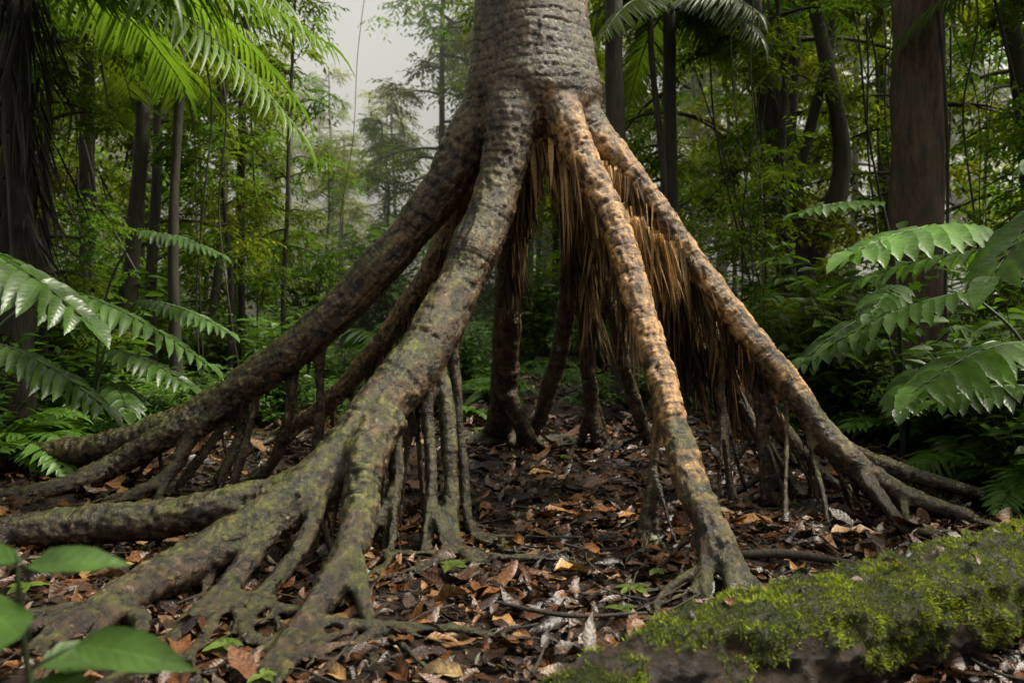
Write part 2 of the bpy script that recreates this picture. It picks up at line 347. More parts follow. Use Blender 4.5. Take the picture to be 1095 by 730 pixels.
for i_ in range(nv):
    p=co[i_]; _,ix,dd=kd.find(p); P_,t,al,w,isT=cl[ix]; r=P_[3]
    big_=1 if r>.05 else .45
    rel=p-P_[:3]; s=al+float(rel@t)
    pv=Vector(p)
    wr=nz(pv*2.2)*.09+nz(pv*9)*.02
    q=p-t*float(p@t)*.9
    st=nz(Vector(q)*22); st2=nz(Vector(q)*55)
    lump=nz(pv*7); l2=nz(pv*24)
    tz=min(1,max(0,(p[2]-2.15)/.25)) if not isT else 1.
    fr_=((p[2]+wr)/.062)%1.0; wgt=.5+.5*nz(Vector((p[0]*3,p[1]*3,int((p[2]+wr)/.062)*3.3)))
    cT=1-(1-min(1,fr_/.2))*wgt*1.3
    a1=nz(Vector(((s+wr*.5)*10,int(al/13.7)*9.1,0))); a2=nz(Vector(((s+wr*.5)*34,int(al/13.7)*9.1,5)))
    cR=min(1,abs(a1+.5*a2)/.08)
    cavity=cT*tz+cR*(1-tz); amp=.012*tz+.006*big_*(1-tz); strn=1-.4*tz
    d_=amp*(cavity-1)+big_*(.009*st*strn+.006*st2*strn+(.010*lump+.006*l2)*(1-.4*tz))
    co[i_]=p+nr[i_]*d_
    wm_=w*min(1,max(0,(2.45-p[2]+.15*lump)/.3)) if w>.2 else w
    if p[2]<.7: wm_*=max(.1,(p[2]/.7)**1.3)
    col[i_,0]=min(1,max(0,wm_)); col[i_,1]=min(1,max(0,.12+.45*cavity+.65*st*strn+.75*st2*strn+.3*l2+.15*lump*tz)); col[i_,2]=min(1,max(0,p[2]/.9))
me.vertices.foreach_set('co',co.ravel())
a=me.attributes.new('Col','FLOAT_COLOR','POINT'); a.data.foreach_set('color',col.ravel())
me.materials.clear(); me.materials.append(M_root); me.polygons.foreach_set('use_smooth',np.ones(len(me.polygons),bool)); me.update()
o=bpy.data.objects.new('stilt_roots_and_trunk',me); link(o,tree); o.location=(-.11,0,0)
print('root verts',nv)

# fibres
mb=MB(); O=[];D=[];L=[];W=[];C=[]
def fibres(path,nclump,zr,Lr,per,warm,out=.25,fw=0):
    S=cat(path,.03); S=S[(S[:,2]>zr[0])&(S[:,2]<zr[1])]
    for _ in range(nclump):
        p=S[rr.integers(len(S))]; Lc=rr.uniform(*Lr)
        Lc=min(Lc,p[2]*.75); wc=np.clip(warm+rr.normal(0,.32)+(p[2]-1.5)*.4,0,1)
        cd_=np.array([rr.normal(0,.10)+out*np.sign(p[0])*.4,rr.normal(0,.07)-.03-fw,-1])
        for _ in range(per):
            o_=p[:3]+np.array([rr.normal(0,.025),rr.normal(.0,.04)-fw*.3,-p[3]*.4])
            k_=rr.uniform(.3,1)
            O.append(o_);D.append(cd_+rr.normal(0,.045,3));L.append(Lc*k_);W.append(rr.choice([.006,.012,.022,.034],p=[.3,.35,.22,.13]))
            cc=np.array([.035,.018,.010])*(1-wc)+np.array([.55,.33,.12])*wc
            C.append(cc*rr.uniform(.25,1.25))
fibres(roots['C'][0],36,(1.25,2.25),(.2,.65),24,.65)
fibres(roots['D'][0],50,(.9,2.2),(.2,.6),24,.5)
fibres(roots['D5'][0],36,(.8,2.1),(.25,.7),22,.35)
fibres(roots['D4'][0],38,(.9,2.2),(.3,.85),24,.3)
fibres(roots['I'][0],30,(.8,2.2),(.3,.8),22,.1)
fibres(roots['G'][0],24,(1.2,2.2),(.3,.75),20,.2)
fibres([(.1,-.15,2.15,.05),(.35,-.25,2.15,.05),(.62,-.25,1.95,.05)],26,(0,3),(.25,.8),22,.7,.15,.1)
fibres([(.45,-.3,1.9,.05),(.7,-.35,1.7,.05),(.95,-.3,1.5,.05)],22,(0,3),(.25,.6),22,.65,.4)
fibres(roots['E'][0],18,(1.4,2.2),(.2,.6),20,.2)
fibres(roots['F'][0],18,(1.4,2.2),(.2,.6),18,.2)
fibres(roots['H'][0],22,(.8,2.1),(.2,.5),14,.2)
fibres(roots['H2'][0],16,(.8,2.1),(.2,.5),14,.15)
fibres(roots['B'][0],20,(.4,1.9),(.15,.4),9,.1)
fibres(roots['A'][0],24,(.4,1.8),(.1,.25),8,.05)
mb.leaves(T_hang,O,D,rr.normal(size=(len(O),3))+[0,-1.,0],np.array(L),np.array(W),np.array(C))
mb.obj('hanging_root_fibres',[M_fib],tree,(-.11,0,0))

def frond(mb,base,dr,length,droop,pairs,ll,lw,T,col,mat=0,smat=1,taper=.7,lift=.25,hang=.2,start=.15,rs=None,rr_=.008,cj=.15):
    rs=rs or R
    dr=norm(np.array(dr,float)); ts=np.linspace(0,1,9)
    side=norm(np.cross(dr,[0,0,1.]))
    P=np.array(base)[None]+dr[None]*ts[:,None]*length+np.array([0,0,-1.])[None]*droop*(ts**2)[:,None]*length
    P4=np.hstack([P,(rr_*(1-.75*ts))[:,None]])
    mb.tube(P4,5,length/14,smat,(.1,.13,.04))
    t=np.linspace(start,1,pairs); pts=np.stack([np.interp(t,ts,P[:,q]) for q in range(3)],1)
    tan=norm(np.stack([np.interp(t,ts,np.gradient(P,axis=0)[:,q]) for q in range(3)],1))
    upv=norm(np.cross(side[None],tan))
    prof=np.sin(np.clip(t*.85+.12,0,1)*np.pi)**.6*(1-taper*.3)+.12
    for sg in (-1,1):
        d=side*sg*1.0+tan*(.45+.7*t[:,None]**2)+upv*lift+np.array([0,0,-1])*hang+rs.normal(0,.07,(pairs,3))
        nrm=upv+side*sg*-.15+rs.normal(0,.12,(pairs,3))
        cc=np.array(col)*rs.uniform(1-cj,1+cj,(pairs,1))
        mb.leaves(T,pts,d,nrm,ll*prof*rs.uniform(.88,1.1,pairs),lw*(prof*.6+.4),cc,mat)
    mb.leaves(T,pts[-1:],tan[-1:],upv[-1:],ll*.6,lw,np.array(col),mat)

GR=np.array([.044,.088,.016])
mb=MB(); mb.tube([(0,0,4.2,.325),(.03,0,7,.27),(0,.1,10,.2),(0,.1,10.8,.14)],20,.2,2)
for i_ in range(10):
    a_=i_*2.4; frond(mb,(0,.1,10.7),(math.cos(a_),math.sin(a_),.6),2.3,.5,22,.55,.045,T_strip,GR*1.2,hang=.5,rr_=.025)
mb.obj('upper_trunk_and_crown',[M_leaf,M_stem,M_barkB],tree,(0,0,0))

# ---------------------------------------------------------------- leaf litter
def palette(k,rs):
    P=np.array([(.115,.047,.018),(.065,.028,.013),(.032,.016,.010),(.165,.078,.028),(.28,.155,.06),(.135,.052,.018),(.020,.011,.008),(.36,.24,.10),(.08,.09,.022),(.085,.055,.038)])
    w=np.array([.18,.2,.2,.10,.04,.11,.13,.014,.007,.05]); w/=w.sum()
    return P[rs.choice(len(P),k,p=w)]*rs.uniform(.45,1.3,(k,1))
mb=MB()
def litter(k,x0,x1,y0,y1,s0,s1,lift):
    for T in T_lit:
        kk=k//4; x=rr.uniform(x0,x1,kk); y=rr.uniform(y0,y1,kk)
        z=g(x,y)+rr.uniform(.0,lift,kk)+.01
        an=rr.uniform(0,6.28,kk); D_=np.stack([np.cos(an),np.sin(an),rr.normal(0,.16,kk)],1)
        N_=np.stack([rr.normal(0,.25,kk),rr.normal(0,.25,kk),np.ones(kk)],1)
        Ls=rr.uniform(s0,s1,kk)*rr.choice([.5,1,1.7],kk)
        mb.leaves(T,np.stack([x,y,z],1),D_,N_,Ls,Ls*rr.uniform(.22,.5,kk),palette(kk,rr))
litter(11000,-3.2,3.4,-3.2,-.6,.03,.11,.03)
litter(9000,-4.8,4.8,-1,3,.05,.13,.035)
litter(7000,-9,9,2,9,.07,.16,.05)
mb.obj('leaf_litter',[M_lit])
mb=MB()
for (x,y,an,l,c_) in [(.18,-1.55,.4,.19,(.42,.24,.08)),(-.15,-2.55,2.9,.17,(.38,.26,.12)),(.15,-.7,.1,.2,(.28,.14,.05)),(1.35,-.9,2.7,.22,(.36,.17,.05)),(.45,-2.2,1.2,.14,(.12,.15,.03)),(.05,-1.2,2.,.15,(.28,.13,.045)),(.9,-.6,-.4,.17,(.3,.15,.05)),(.55,-.9,.6,.14,(.34,.16,.05)),(-.35,-1.9,1.1,.13,(.24,.11,.04)),(.4,-1.35,2.2,.16,(.28,.12,.04)),(1.2,-1.6,.9,.17,(.3,.15,.05)),(-.9,-2.75,.5,.15,(.25,.15,.06)),(.75,-2.35,2.4,.16,(.22,.12,.06)),(.3,-2.7,.8,.13,(.2,.11,.06)),(1.6,-1.0,.2,.18,(.34,.2,.08)),(.1,0.1,.3,.2,(.34,.16,.05))]:
    mb.leaves(T_lit[int(l*1000)%4],[(x,y,float(g(x,y))+.045)],[(math.cos(an),math.sin(an),.05)],[(.1,-.25,1)],l,l*.42,c_)
mb.obj('fallen_leaf',[M_lit])
mb=MB()
for _ in range(520):
    x=rr.uniform(-3.5,3.8); y=rr.uniform(-3,3); an=rr.uniform(0,6.28); L_=rr.uniform(.08,.5); r=rr.uniform(.0015,.007); P=[]
    for s in range(4):
        P.append((x,y,float(g(x,y))+.035+rr.uniform(0,.025),r*(1-.2*s))); an+=rr.normal(0,.35); x+=math.cos(an)*L_/3; y+=math.sin(an)*L_/3
    mb.tube(P,5,.05,0)
mb.tube([(1.0,-1.35,.03,.02),(1.25,-1.4,.05,.022),(1.5,-1.5,.04,.015)],8,.04,0)
mb.tube([(-.1,-1.9,.03,.008),(.2,-2.1,.05,.009),(.5,-2.05,.04,.006)],6,.04,0)
mb.obj('fallen_twigs',[M_bark])

# ---------------------------------------------------------------- mossy log
n=NT('mossy_log_bark'); co_=obco(n)
f=n.noise(co_,20,10,.8,.5); b=n.noise(co_,120,4,.6); mk=n.n('ShaderNodeSeparateColor'); n.l(attr(n),mk.inputs[0])
c=n.mix(n.ramp(f,[(.40,0),(.60,1)]),(.008,.006,.004),(.095,.062,.04))
c=n.mix(n.ramp(mk.outputs[0],[(.4,0),(.6,1)]),c,n.mix(n.ramp(b,[(.3,0),(.7,1)]),(.012,.02,.003),(.07,.09,.012)))
M_log=n.bsdf(c,.4,n.math('ADD',n.math('MULTIPLY',f,1.8),n.math('MULTIPLY',b,.4)),.04,1,spec=.45)
LP=[(-.15,-3.08,.02,.07),(.10,-2.92,.05,.12),(.404,-2.74,.10,.145),(.8,-2.56,.13,.158),(1.15,-2.4,.14,.165),(1.455,-2.26,.15,.17),(1.85,-2.05,.155,.17),(2.3,-1.8,.15,.175),(3.0,-1.4,.15,.17),(3.8,-1.0,.14,.16)]
S=cat(LP,.012); v,l,c=tubegeo(S,110); lcol=np.zeros((len(v),3))
def mossf(p,nzz):
    pv=Vector(p); return nzz*.40+.5*nz(pv*4.5)+.3*nz(pv*13)+.2*nz(pv*38)+min(.45,(p[0]-.7)*.45)
for i_ in range(len(v)):
    pv=Vector(v[i_]); ci=S[i_//110,:3]; d_=v[i_]-ci; d_/=np.linalg.norm(d_)
    ax_=Vector((v[i_][0]*1.8,v[i_][1]*9,v[i_][2]*9)); m_=mossf(v[i_],d_[2])
    lcol[i_]=min(1,max(0,.5+(m_-.16)*3))
    v[i_]=v[i_]+d_*(.03*nz(pv*4)+.018*nz(pv*12)+.012*nz(pv*30)+.022*nz(ax_*2)+.010*nz(ax_*5)+.012*min(1,max(0,(m_-.15)*5))*(1+1.3*nz(pv*22)))
mb=MB(); mb.add(v,l,c,0,lcol)
log=empty('mossy_log',(1.4,-2.26,0))
mb.obj('log_body',[M_log],log,(-1.4,2.26,0))
mo=MB(); k=170000
ii=rr.integers(0,len(S)-1,k); jj=rr.integers(0,110,k); pt=v[ii*110+jj]; nn=norm(pt-S[ii,:3])
keep=(lcol[ii*110+jj,0]>.5+rr.uniform(-.14,.14,k))&(pt[:,2]>0)&(pt[:,0]<2.6); pt=pt[keep];nn=nn[keep]; k=len(pt)
tone=np.clip(np.array([1+1.2*nz(Vector(p)*14)+1.0*nz(Vector(p)*36)+.8*nz(Vector(p)*5) for p in pt]),.2,2.2)[:,None]
pt=pt+rr.normal(0,.003,(k,3))
cm=np.array([.13,.165,.014])*tone*rr.uniform(.4,1.5,(k,1))*rr.uniform(.85,1.15,(k,3))
mo.leaves(T_far,pt-nn*.002,nn+rr.normal(0,.6,(k,3)),rr.normal(size=(k,3)),rr.uniform(.006,.020,k)*tone[:,0]**.5,rr.uniform(.002,.0045,k),cm)
M_moss=leaf_mat('moss',(1,1,1),.8,.25)
mo.obj('moss_tufts',[M_moss],log,(-1.4,2.26,0))
mb=MB()
for q in range(34):
    i_=rr.integers(20,len(S)-60); c0=S[i_]; mb.leaves(T_lit[q%4],[(c0[0]+rr.normal(0,.05),c0[1]+rr.normal(0,.05),c0[2]+c0[3]*1.05+.012)],[(rr.normal(),rr.normal(),.1)],[(0,-.2,1)],rr.uniform(.03,.07),rr.uniform(.015,.035),palette(1,rr))
mb.obj('leaves_on_log',[M_lit],log,(-1.4,2.26,0))

# ---------------------------------------------------------------- vegetation
def trunk_path(h,r,lean,rs,wig=.15,n_=7):
    P=[];x=y=0
    for s in range(n_):
        t=s/(n_-1); P.append((x+lean[0]*t*h,y+lean[1]*t*h,t*h-.15*(s==0),r*(1.25-.25*min(1,t*6))*(1-.7*t))); x+=rs.normal(0,wig)*.3;y+=rs.normal(0,wig)*.3
    return np.array(P)
def tree_mesh(name,seed,h=8,rad=1.9,z0=.9,clusters=190,mats=None,ll=.13,lw=.05,tr=.09,dense=1):
    rs=np.random.default_rng(seed); mb=MB()
    P=trunk_path(h,tr,(rs.normal(0,.03),rs.normal(0,.03)),rs); S=mb.tube(P,10,.25,1)
    O=[];D=[];N=[];L=[];W=[];C=[]
    limbs=int(clusters/6)
    for b_ in range(limbs):
        zc=z0+(h-z0)*rs.uniform(0,1)**.9; i_=np.argmin(abs(S[:,2]-zc)); p0=S[i_,:3]; an=rs.uniform(0,6.28)
        rl=rad*rs.uniform(.45,1.1)*(1-.45*((zc-z0)/(h-z0))**2)
        ts=np.linspace(0,1,5); up_=rs.uniform(-.1,.6)
        Q=np.stack([p0[0]+np.cos(an)*rl*ts,p0[1]+np.sin(an)*rl*ts,p0[2]+rl*(up_*ts-.45*ts**2),.03*(1.1-ts)*(tr/.09)],1)
        mb.tube(Q,5,.2,1)
        shade=rs.uniform(.5,1.45); yel=rs.uniform(-.1,.5)
        for cnt_ in range(6):
            t=rs.uniform(.3,1.05); c0=np.array([np.interp(t,ts,Q[:,q]) for q in range(3)])+rs.normal(0,.13,3)
            for tw in range(int(5*dense)):
                d=norm(rs.normal(0,1,3)*[1,1,.5]+[math.cos(an)*.5,math.sin(an)*.5,-.1]); tl=rs.uniform(.2,.48)
                m=8; u=np.linspace(.1,1,m)[:,None]; pos=c0+d*u*tl+np.array([0,0,-.12])*u**2
                sd=norm(np.cross(d,[0,0,1.]))*np.where(np.arange(m)%2,1,-1)[:,None]
                dl=d*.6+sd*.8+[0,0,-.35]+rs.normal(0,.2,(m,3))
                O.append(pos);D.append(dl);N.append(np.array([0,0,1.])+rs.normal(0,.35,(m,3)))
                s_=rs.uniform(.7,1.2,m); L.append(ll*s_);W.append(lw*s_)
                C.append((GR*[1+yel,1,1]*shade)*rs.uniform(.7,1.35,(m,1)))
    mb.leaves(T_far,np.vstack(O),np.vstack(D),np.vstack(N),np.concatenate(L),np.concatenate(W),np.vstack(C))
    return mb.mesh(name,mats)
def with_mat(me,m,nm):
    c=me.copy(); c.name=nm; c.materials[0]=m; return c
TV=[tree_mesh('tree_a',1,8,1.8,.8,200,[M_leafT,M_bark]),
    tree_mesh('tree_b',2,9,2.1,1.2,200,[M_leafT,M_bark],.16,.055),
    tree_mesh('tree_c',3,7,1.6,.5,190,[M_leafT,M_bark],.11,.05),
    tree_mesh('tree_slim',4,8,1.0,.9,130,[M_leafT,M_bark],.14,.035,.05),
    tree_mesh('tree_big',5,10,2.6,3.0,220,[M_leafT,M_bark],.15,.065,.13)]
TM=[with_mat(m,M_leafHazeM,m.name+'_mid') for m in TV]
TF=[with_mat(m,M_leafHazeF,m.name+'_far') for m in TV]  # same trees, recoloured with the painted haze tint
rt=np.random.default_rng(21)
def put(me,name,x,y,s=1,rot=None,parent=None,dz=0):
    ob=bpy.data.objects.new(name,me); ob.location=(x,y,float(g(x,y))+dz); ob.scale=(s,s,s*rt.uniform(.9,1.15)) ; ob.rotation_euler=(0,0,rt.uniform(0,6.28) if rot is None else rot)
    return link(ob,parent)
for (v_,x,y,s) in [(2,-5.6,3.2,.9),(2,-4.3,2.2,.55),(0,-5.0,6.0,1),(3,-3.7,5.4,.9),(3,-3.2,6.2,.8),(1,-7.8,6.5,1.1),(4,-6.6,9,1.1),(3,-5.2,10,1.1),(2,-5.2,8.5,1),
                   (0,2.4,6.8,1),(2,3.4,4.2,.8),(1,5.6,5.8,1),(2,5.8,2.6,.9),(0,7.2,4.2,1.1),(4,4.6,8.6,1.1),(1,2.9,10,1.15),(0,8.5,8,1.2)]:
    put(TV[v_],'rainforest_tree',x,y,s)
mid=empty('background_trees')
for x,y in [(-9.5,11),(-8.3,14),(-10,18),(-7.2,13.5),(1.5,14),(3.6,13.5),(6,12),(8.5,13),(11,11),(2,18),(6,17),(9.5,18),(-12,13),(-13,18),(0.4,12.5)]:
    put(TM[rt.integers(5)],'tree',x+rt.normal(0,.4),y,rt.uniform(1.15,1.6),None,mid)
far=empty('distant_trees')
for _ in range(60):
    y=rt.uniform(19,42); x=rt.uniform(-.75,.75)*y
    if -.37<x/(y+5)<-.10: continue
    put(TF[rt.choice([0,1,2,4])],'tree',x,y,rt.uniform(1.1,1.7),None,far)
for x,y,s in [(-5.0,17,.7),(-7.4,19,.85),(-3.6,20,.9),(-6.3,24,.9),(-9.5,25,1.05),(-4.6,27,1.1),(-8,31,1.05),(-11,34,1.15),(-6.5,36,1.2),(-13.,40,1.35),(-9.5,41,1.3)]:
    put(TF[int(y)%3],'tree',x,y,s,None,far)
for _ in range(8):
    x=rt.uniform(-14,14); y=rt.uniform(-20,-14); put(TV[rt.choice([0,1,4])],'tree',x,y,rt.uniform(1.1,1.5),None,mid)

def big_tree(name,P,mat,branches=(),sides=24):
    mb=MB(); S=cat(P,.08); v,l,c=tubegeo(S,sides)
    for i_ in range(len(v)):
        pv=Vector((v[i_][0]*7,v[i_][1]*7,v[i_][2]*1.2)); ci=S[min(i_//sides,len(S)-1),:3]; v[i_]=v[i_]+norm(v[i_]-ci)*S[min(i_//sides,len(S)-1),3]*.22*nz(pv)
    mb.add(v,l,c,0)
    for B in branches: mb.tube(B,10,.1,0,rough=.03)
    return mb.obj(name,[mat])
big_tree('straight_trunk_tree',[(4.06,3,-.1,.36),(4.08,3,.4,.28),(4.05,3,2,.245),(4.08,3,5,.23),(4.0,3,9,.18)],M_barkB)
big_tree('forked_tree',[(3.75,5,-.1,.28),(3.65,5,.8,.22),(3.5,5,2.3,.19),(3.3,5,3.6,.17),(2.9,5,5.4,.13),(2.7,5,8,.08)],M_bark,
   [[(3.6,5,1.4,.15),(3.95,4.9,2.2,.13),(4.1,4.9,3.0,.11),(3.9,4.9,4.2,.09),(3.5,4.9,6,.07)],[(3.4,5,3,.1),(3.0,5,4.3,.08),(2.4,5.1,5.5,.05)],[(3.5,5,2.4,.08),(3.9,5,4,.06),(4.3,5,6,.04)]])
big_tree('slender_tree',[(1.25,4,-.1,.15),(1.22,4,2,.12),(1.15,4,4,.10),(1.2,4,7,.08)],M_bark,[[(1.3,4.1,.0,.05),(1.75,4.2,2.2,.04),(1.6,4.2,4.5,.035),(1.9,4.2,7,.03)]],16)
big_tree('slender_tree',[(-3.95,4.4,-.1,.08),(-4.0,4.4,2,.06),(-3.9,4.4,4,.05),(-3.8,4.4,6.5,.04)],M_bark,(),12)
big_tree('slender_tree',[(-4.9,5,-.1,.12),(-4.75,5,2,.09),(-4.6,5,4,.08),(-4.5,5,7,.05)],M_bark,(),14)
big_tree('slender_tree',[(-3.9,6.5,-.1,.06),(-3.9,6.5,3,.045),(-3.8,6.5,6,.035),(-3.8,6.5,8,.03)],M_bark,(),10)
big_tree('slender_tree',[(6.1,4,-.1,.13),(5.9,4,2,.1),(5.7,4,4,.09),(5.2,4,7,.06)],M_bark)

def palm(name,x,y,h,r,nf,fl,seed,dead=0,col=GR,ll=.5,lw=.045,angs=None):
    rs=np.random.default_rng(seed); mb=MB()
    mb.tube([(0,0,-.1,r*1.3),(.02,0,h*.4,r),(0,.03,h,r*.9)],16,.1,2,rough=.05)
    for i_ in range(nf):
        a_=angs[i_] if angs else i_*2.399+rs.normal(0,.2); el=rs.uniform(.15,.9)
        frond(mb,(0,0,h),(math.cos(a_),math.sin(a_),el),fl*rs.uniform(.85,1.1),rs.uniform(.5,.8),38,ll,lw,T_strip,col*rs.uniform(.8,1.4)*[1.25,1,1],hang=.5,rr_=.018,rs=rs)
    if dead:
        O=[];L=[];D=[]
        for _ in range(dead):
            a_=rs.uniform(0,6.28); q=rs.uniform(.45,1); rq=r*rs.uniform(.9,1.9); O.append((math.cos(a_)*rq,math.sin(a_)*rq,h*q)); L.append(rs.uniform(.2,.9)); D.append((math.cos(a_)*.2+rs.normal(0,.2),math.sin(a_)*.2,-1))
        C=np.array([.03,.019,.012])*rs.uniform(.2,1.6,(dead,1))
        mb.leaves(T_hang,O,D,rs.normal(size=(dead,3)),np.array(L),rs.uniform(.006,.04,dead),C,3)
    o=mb.obj(name,[M_leaf,M_stem,M_bark,M_fib]); o.location=(x,y,float(g(x,y))); return o
palm('palm_tree',-3.75,1.0,3.6,.11,13,2.5,3,260,GR*2.1,.6,.055,[-.1,.3,-.35,.7,1.3,2.1,2.9,3.6,-1.2,-.75,5.0,.1,-.55])
palm('palm_tree',-4.5,3.4,4.0,.08,12,1.9,4,30,GR*1.7)
palm('palm_tree',1.9,4.6,4.7,.08,11,1.5,6,0,GR*.8)
palm('palm_tree',5.2,1.7,4.4,.09,11,2.0,8,60,GR*.7)

def fern_mesh(name,seed,nf,fl,ll,lw,T,col,pairs=18,droop=.55,hang=.15,mat=None,el=(.5,1.3)):
    rs=np.random.default_rng(seed); mb=MB()
    for i_ in range(nf):
        a_=i_*2.399+rs.normal(0,.2)
        frond(mb,(0,0,.02),(math.cos(a_),math.sin(a_),rs.uniform(*el)),fl*rs.uniform(.7,1.1),droop*rs.uniform(.8,1.3),pairs,ll,lw,T,np.array(col)*rs.uniform(.7,1.35),hang=hang,rs=rs,rr_=.006)
    return mb.mesh(name,[mat or M_leaf,M_stem])
def bush_mesh(name,seed,h,rad,ll,lw,n_=40,T=T_mid):
    rs=np.random.default_rng(seed); mb=MB()
    for i_ in range(n_):
        a_=rs.uniform(0,6.28); q=rs.uniform(.1,1); e=np.array([math.cos(a_)*rad*q,math.sin(a_)*rad*q,h*rs.uniform(.35,1)])
        mb.tube([(0,0,0,.008),(*(e*.5+[0,0,.1]),.006),(*e,.003)],4,.1,1)
        m=12; u=np.linspace(.35,1,m)[:,None]; pos=e*u+[0,0,.05]; an=np.arange(m)*2.4+rs.uniform(0,6)
        D_=np.stack([np.cos(an),np.sin(an),rs.normal(-.15,.25,m)],1)+norm(e)*.4
        sh=rs.uniform(.6,1.4)
        mb.leaves(T,pos,D_,np.array([0,0,1.])+rs.normal(0,.25,(m,3)),ll*rs.uniform(.6,1.2,m),lw*rs.uniform(.7,1.1,m),GR*sh*rs.uniform(.75,1.3,(m,1)))
    return mb.mesh(name,[M_leaf,M_stem])
SH=[fern_mesh('fern_a',1,12,1.0,.24,.05,T_mid,GR*1.8,22),
    fern_mesh('fern_b',2,9,1.3,.36,.11,T_mid,GR*1.7,13),
    bush_mesh('bush_a',3,1.1,.7,.16,.07),
    bush_mesh('bush_b',4,1.5,.8,.24,.11,34),
    fern_mesh('palmlet',5,8,1.2,.45,.045,T_strip,GR*1.8,22,.6,.3),
    bush_mesh('bush_c',6,.5,.45,.11,.05,26)]
us=empty('understory_plants')
def inring(x,y): return (abs(x-.1)/2.7)**2+((y-.2)/2.4)**2<1
for _ in range(300):
    y=rt.uniform(.6,9); x=rt.uniform(-8,8.5)
    if inring(x,y) or (abs(x)<2.2 and y<2.6) : continue
    if y<1.8 and abs(x)<3.2: continue
    if -.4<x-.05*y<1.1 and y<6: continue
    s=rt.uniform(.6,1.1)*(1 if abs(x)>2.6 else .6)
    if -.38<x/(y+5)<-.08: s*=.75
    put(SH[rt.integers(5)],'plant',x,y,s,None,us)
for _ in range(40):
    x=rt.uniform(-4,4.5); y=rt.uniform(1.8,4)
    if -.3<x<.9 and y<3: continue
    put(SH[5],'plant',x,y,rt.uniform(.5,1),None,us)
for _ in range(40):
    x=rt.choice([-1,1],p=[.4,.6])*rt.uniform(3.1,5); y=rt.uniform(-.3,1.8); put(SH[rt.integers(6)],'plant',x,y,rt.uniform(.55,.95),None,us)
for _ in range(80):
    y=rt.uniform(9,20); x=rt.uniform(-.75,.75)*(y+5); put(SH[rt.integers(5)],'plant',x,y,rt.uniform(1.2,2.0),None,us)

T_lobe=Tmpl([0,.06,.15,.25,.35,.45,.55,.65,.75,.85,.93,1],[0,.6,.9,.9,1.0,.9,.9,.7,.6,.36,.16,0],.35,.18,.03)
def hero(name,loc,leaves,mat=M_leafN):
    mb=MB(); rs=np.random.default_rng(int(abs(loc[0]*100)))
    for (b,t,ll,lw,pairs,cf) in leaves:
        b=np.array(b,float)-loc; t=np.array(t,float)-loc; L_=np.linalg.norm(t-b)
        dr=norm(t-b+[0,0,.22*L_]); 
        mb.tube([(0,0,0,.014),(*(b*[.35,.35,.7]),.011),(*b,.008)],6,.06,1)
        frond(mb,b,dr,L_*1.0,.22,pairs,ll,lw,T_lobe,GR*cf*rs.uniform(.85,1.15),0,1,hang=.3,lift=.0,rs=rs,start=.05,rr_=.007,cj=.3)
    return mb.obj(name,[mat,M_stem],None,loc)
hero('broad_leaf_plant',(3.05,-.6,0),[((2.45,-.8,1.58),(1.62,-1.25,1.42),.36,.12,12,2.5),((2.9,-.9,1.76),(2.2,-1.4,1.32),.36,.12,12,1.6),((2.65,-.9,.98),(1.85,-1.4,.80),.34,.11,12,1.8),((3.0,-.5,1.85),(3.4,-.8,1.7),.34,.12,11,1.5),((2.7,-.3,1.25),(1.95,-.3,.95),.3,.1,12,1.4),((2.9,-1.0,1.95),(2.45,-1.3,1.85),.28,.1,10,1.5),((3.0,-.4,.7),(2.4,-.5,.62),.28,.1,11,1.3),((2.9,-.2,1.5),(2.2,.1,1.3),.28,.1,11,1.2)])
hero('broad_leaf_plant',(2.9,.9,0),[((2.7,.8,1.9),(2.0,.6,1.8),.2,.08,12,1.6),((2.7,.9,1.1),(2.1,.6,.8),.28,.11,10,1.6),((2.8,.8,1.3),(2.4,.3,1.1),.26,.11,10,1.6),((3.2,.8,1.0),(3.6,.5,.8),.26,.11,10,1.5),((2.9,.7,.7),(2.5,.1,.5),.26,.1,10,1.5),((2.8,.9,.9),(2.0,1.0,.65),.26,.1,10,1.5)])
hero('broad_leaf_plant',(-3.1,-.7,0),[((-2.85,-.9,1.5),(-2.08,-1.2,1.12),.34,.12,12,1.1),((-2.6,-.5,1.28),(-1.75,-.6,.86),.22,.07,16,1.5),((-2.9,-.5,.95),(-2.3,-.6,.62),.26,.09,13,1.1),((-3.1,-1.,1.2),(-2.9,-1.5,.95),.28,.11,10,1.1)])
hero('broad_leaf_plant',(-3.4,1.4,0),[((-3.0,1.4,1.75),(-2.3,1.2,1.55),.22,.07,16,1.5),((-3.0,1.4,1.2),(-2.2,1.1,.95),.22,.07,16,1.4),((-3.1,1.2,.8),(-2.4,.9,.55),.24,.09,12,1.3),((-3.1,1.2,.55),(-2.7,.6,.4),.24,.09,12,1.2)])

# foreground seedling
mb=MB(); st=(-.74,-3.78,float(g(-.74,-3.78)))
mb.tube([(0,0,0,.006),(.02,.0,.4,.005),(.0,-.02,.72,.004),(.0,-.03,.82,.002)],6,.03,1)
def fl(p,d,nr_,l,w,c): 
    mb.leaves(T_broad,[p],[d],[nr_],l,w,GR*c); mb.tube([(0,0,p[2]-.03,.003),(*p,.002)],5,.02,1)
fl((.0,-.02,.80),(-1,-.3,.1),(.1,-.4,1),.10,.055,1.2)
fl((.01,-.02,.79),(1,.25,.08),(-.1,-.6,1),.14,.055,1.3)
fl((.01,-.03,.735),(-.35,-1,-.15),(-.1,-1.1,1),.19,.15,1.3)
fl((.06,.02,.655),(1,-.15,-.03),(0,-.7,1),.19,.07,1.1)
fl((.0,.0,.70),(-1,-.5,-.1),(0,-.6,1),.16,.09,1.1)
fl((.0,.02,.62),(.7,.6,-.1),(0,-.4,1),.17,.08,1.0)
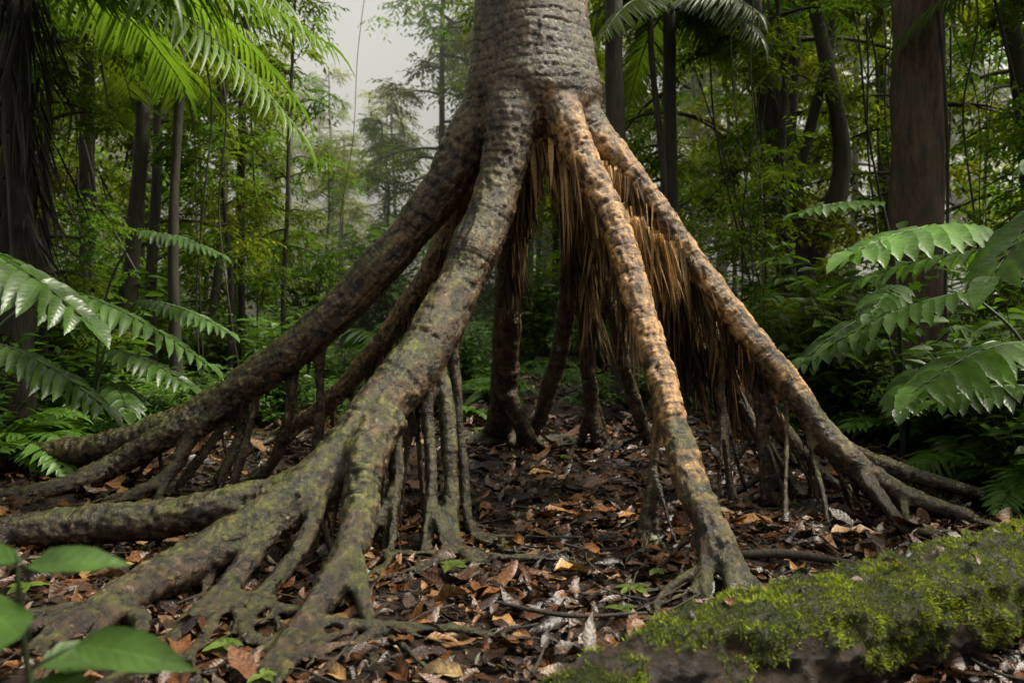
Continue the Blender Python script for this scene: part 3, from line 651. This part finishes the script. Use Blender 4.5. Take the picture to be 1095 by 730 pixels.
fl((.0,.02,.6),(1,-.5,-.25),(0,-.4,1),.17,.08,1.)
mb.obj('foreground_seedling',[M_leafN,M_stem],None,st)
mb=MB()
for (x,y,s,n_) in [(-.27,-1.55,.10,4),(.5,-1.75,.08,5),(.42,-1.95,.07,4),(-.95,-2.35,.08,5),(2.0,-.9,.07,5),(1.55,-.55,.06,4),(.4,.9,.07,5),(-.75,-2.6,.06,4),(1.9,-1.3,.06,4),(-2.3,-.6,.08,5),(-1.9,-1.9,.09,5),(2.5,.2,.1,6),(-.3,2.1,.1,6),(.62,-1.6,.06,5)]:
    for q in range(n_):
        a_=q*2.4+x; mb.leaves(T_broad,[(x,y,float(g(x,y))+.05)],[(math.cos(a_),math.sin(a_),.15)],[(0,-.1,1)],s*rr.uniform(.6,1.1),s*.5,GR*rr.uniform(1.,2.)*[1.4,1,1])
mb.obj('ground_seedlings',[M_leafN])
mb=MB()
for _ in range(50):
    sgn=rr.choice([-1,1],p=[.3,.7]); x=sgn*rr.uniform(2.2,6.5); y=rr.uniform(2.5,6.5); r=rr.uniform(.004,.016); P=[]
    dx=rr.normal(0,.15)
    for s in range(7): P.append((x+dx*s+rr.normal(0,.06),y+rr.normal(0,.06),s*1.1,r))
    mb.tube(P,6,.15,0)
mb.obj('hanging_vines',[M_bark])
mb=MB(); mb.tube([(3.3,.5,.0,.1),(3.7,.8,.14,.16),(4.3,1.0,.28,.2),(5,1.2,.3,.2)],16,.08,0,rough=.06); mb.obj('fallen_log',[M_barkB])

# ---------------------------------------------------------------- mist
mb=MB(); x0,x1,y0,y1,z0,z1=-45,45,13,62,-2,15
V=[(x,y,z) for x in (x0,x1) for y in (y0,y1) for z in (z0,z1)]
mb.add(V,[0,1,3,2,4,6,7,5,0,4,5,1,2,3,7,6,0,2,6,4,1,5,7,3],[4]*6,smooth=False)
n=NT('mist_volume'); vs=n.n('ShaderNodeVolumeScatter',_Density=.013,_Anisotropy=.3,_Color=(.98,1,.92,1)); n.l(vs.outputs[0],n.out.inputs[1])
mb.obj('morning_mist',[n.m])

# ---------------------------------------------------------------- light, sky, camera
w=bpy.data.worlds.new('World'); scn.world=w; w.use_nodes=True; nt=w.node_tree; bg=nt.nodes['Background']
sk=nt.nodes.new('ShaderNodeTexSky'); sk.sky_type='NISHITA'; sk.sun_disc=False
EL,AZ=math.radians(57),math.radians(98)
sdir=Vector((math.cos(EL)*math.sin(AZ),-math.cos(EL)*math.cos(AZ),math.sin(EL)))
sk.sun_elevation=EL; sk.sun_rotation=math.atan2(sdir.x,sdir.y); sk.air_density=1.6; sk.dust_density=9; sk.ozone_density=1
hs=nt.nodes.new('ShaderNodeHueSaturation'); hs.inputs['Saturation'].default_value=.2
mx=nt.nodes.new('ShaderNodeMix'); mx.data_type='RGBA'; mx.blend_type='MULTIPLY'; mx.inputs[0].default_value=1; mx.inputs[7].default_value=(1.4,1.36,1.24,1)
nt.links.new(sk.outputs[0],hs.inputs['Color']); nt.links.new(hs.outputs[0],mx.inputs[6]); nt.links.new(mx.outputs[2],bg.inputs[0]); bg.inputs[1].default_value=.15
sl=bpy.data.lights.new('sun','SUN'); sl.energy=4.8; sl.angle=math.radians(12); sl.color=(1,.93,.8)
so=bpy.data.objects.new('sun',sl); so.rotation_euler=sdir.to_track_quat('Z','Y').to_euler(); link(so)
cd=bpy.data.cameras.new('camera'); cam=bpy.data.objects.new('camera',cd); link(cam); scn.camera=cam
cam.location=(0,-5,1.2); cam.rotation_euler=(math.radians(90),0,0); cd.lens=28; cd.sensor_width=36; cd.shift_y=-45/1095
cd.clip_end=500; cd.clip_start=.05; cd.dof.use_dof=True; cd.dof.focus_distance=4.2; cd.dof.aperture_fstop=2.8
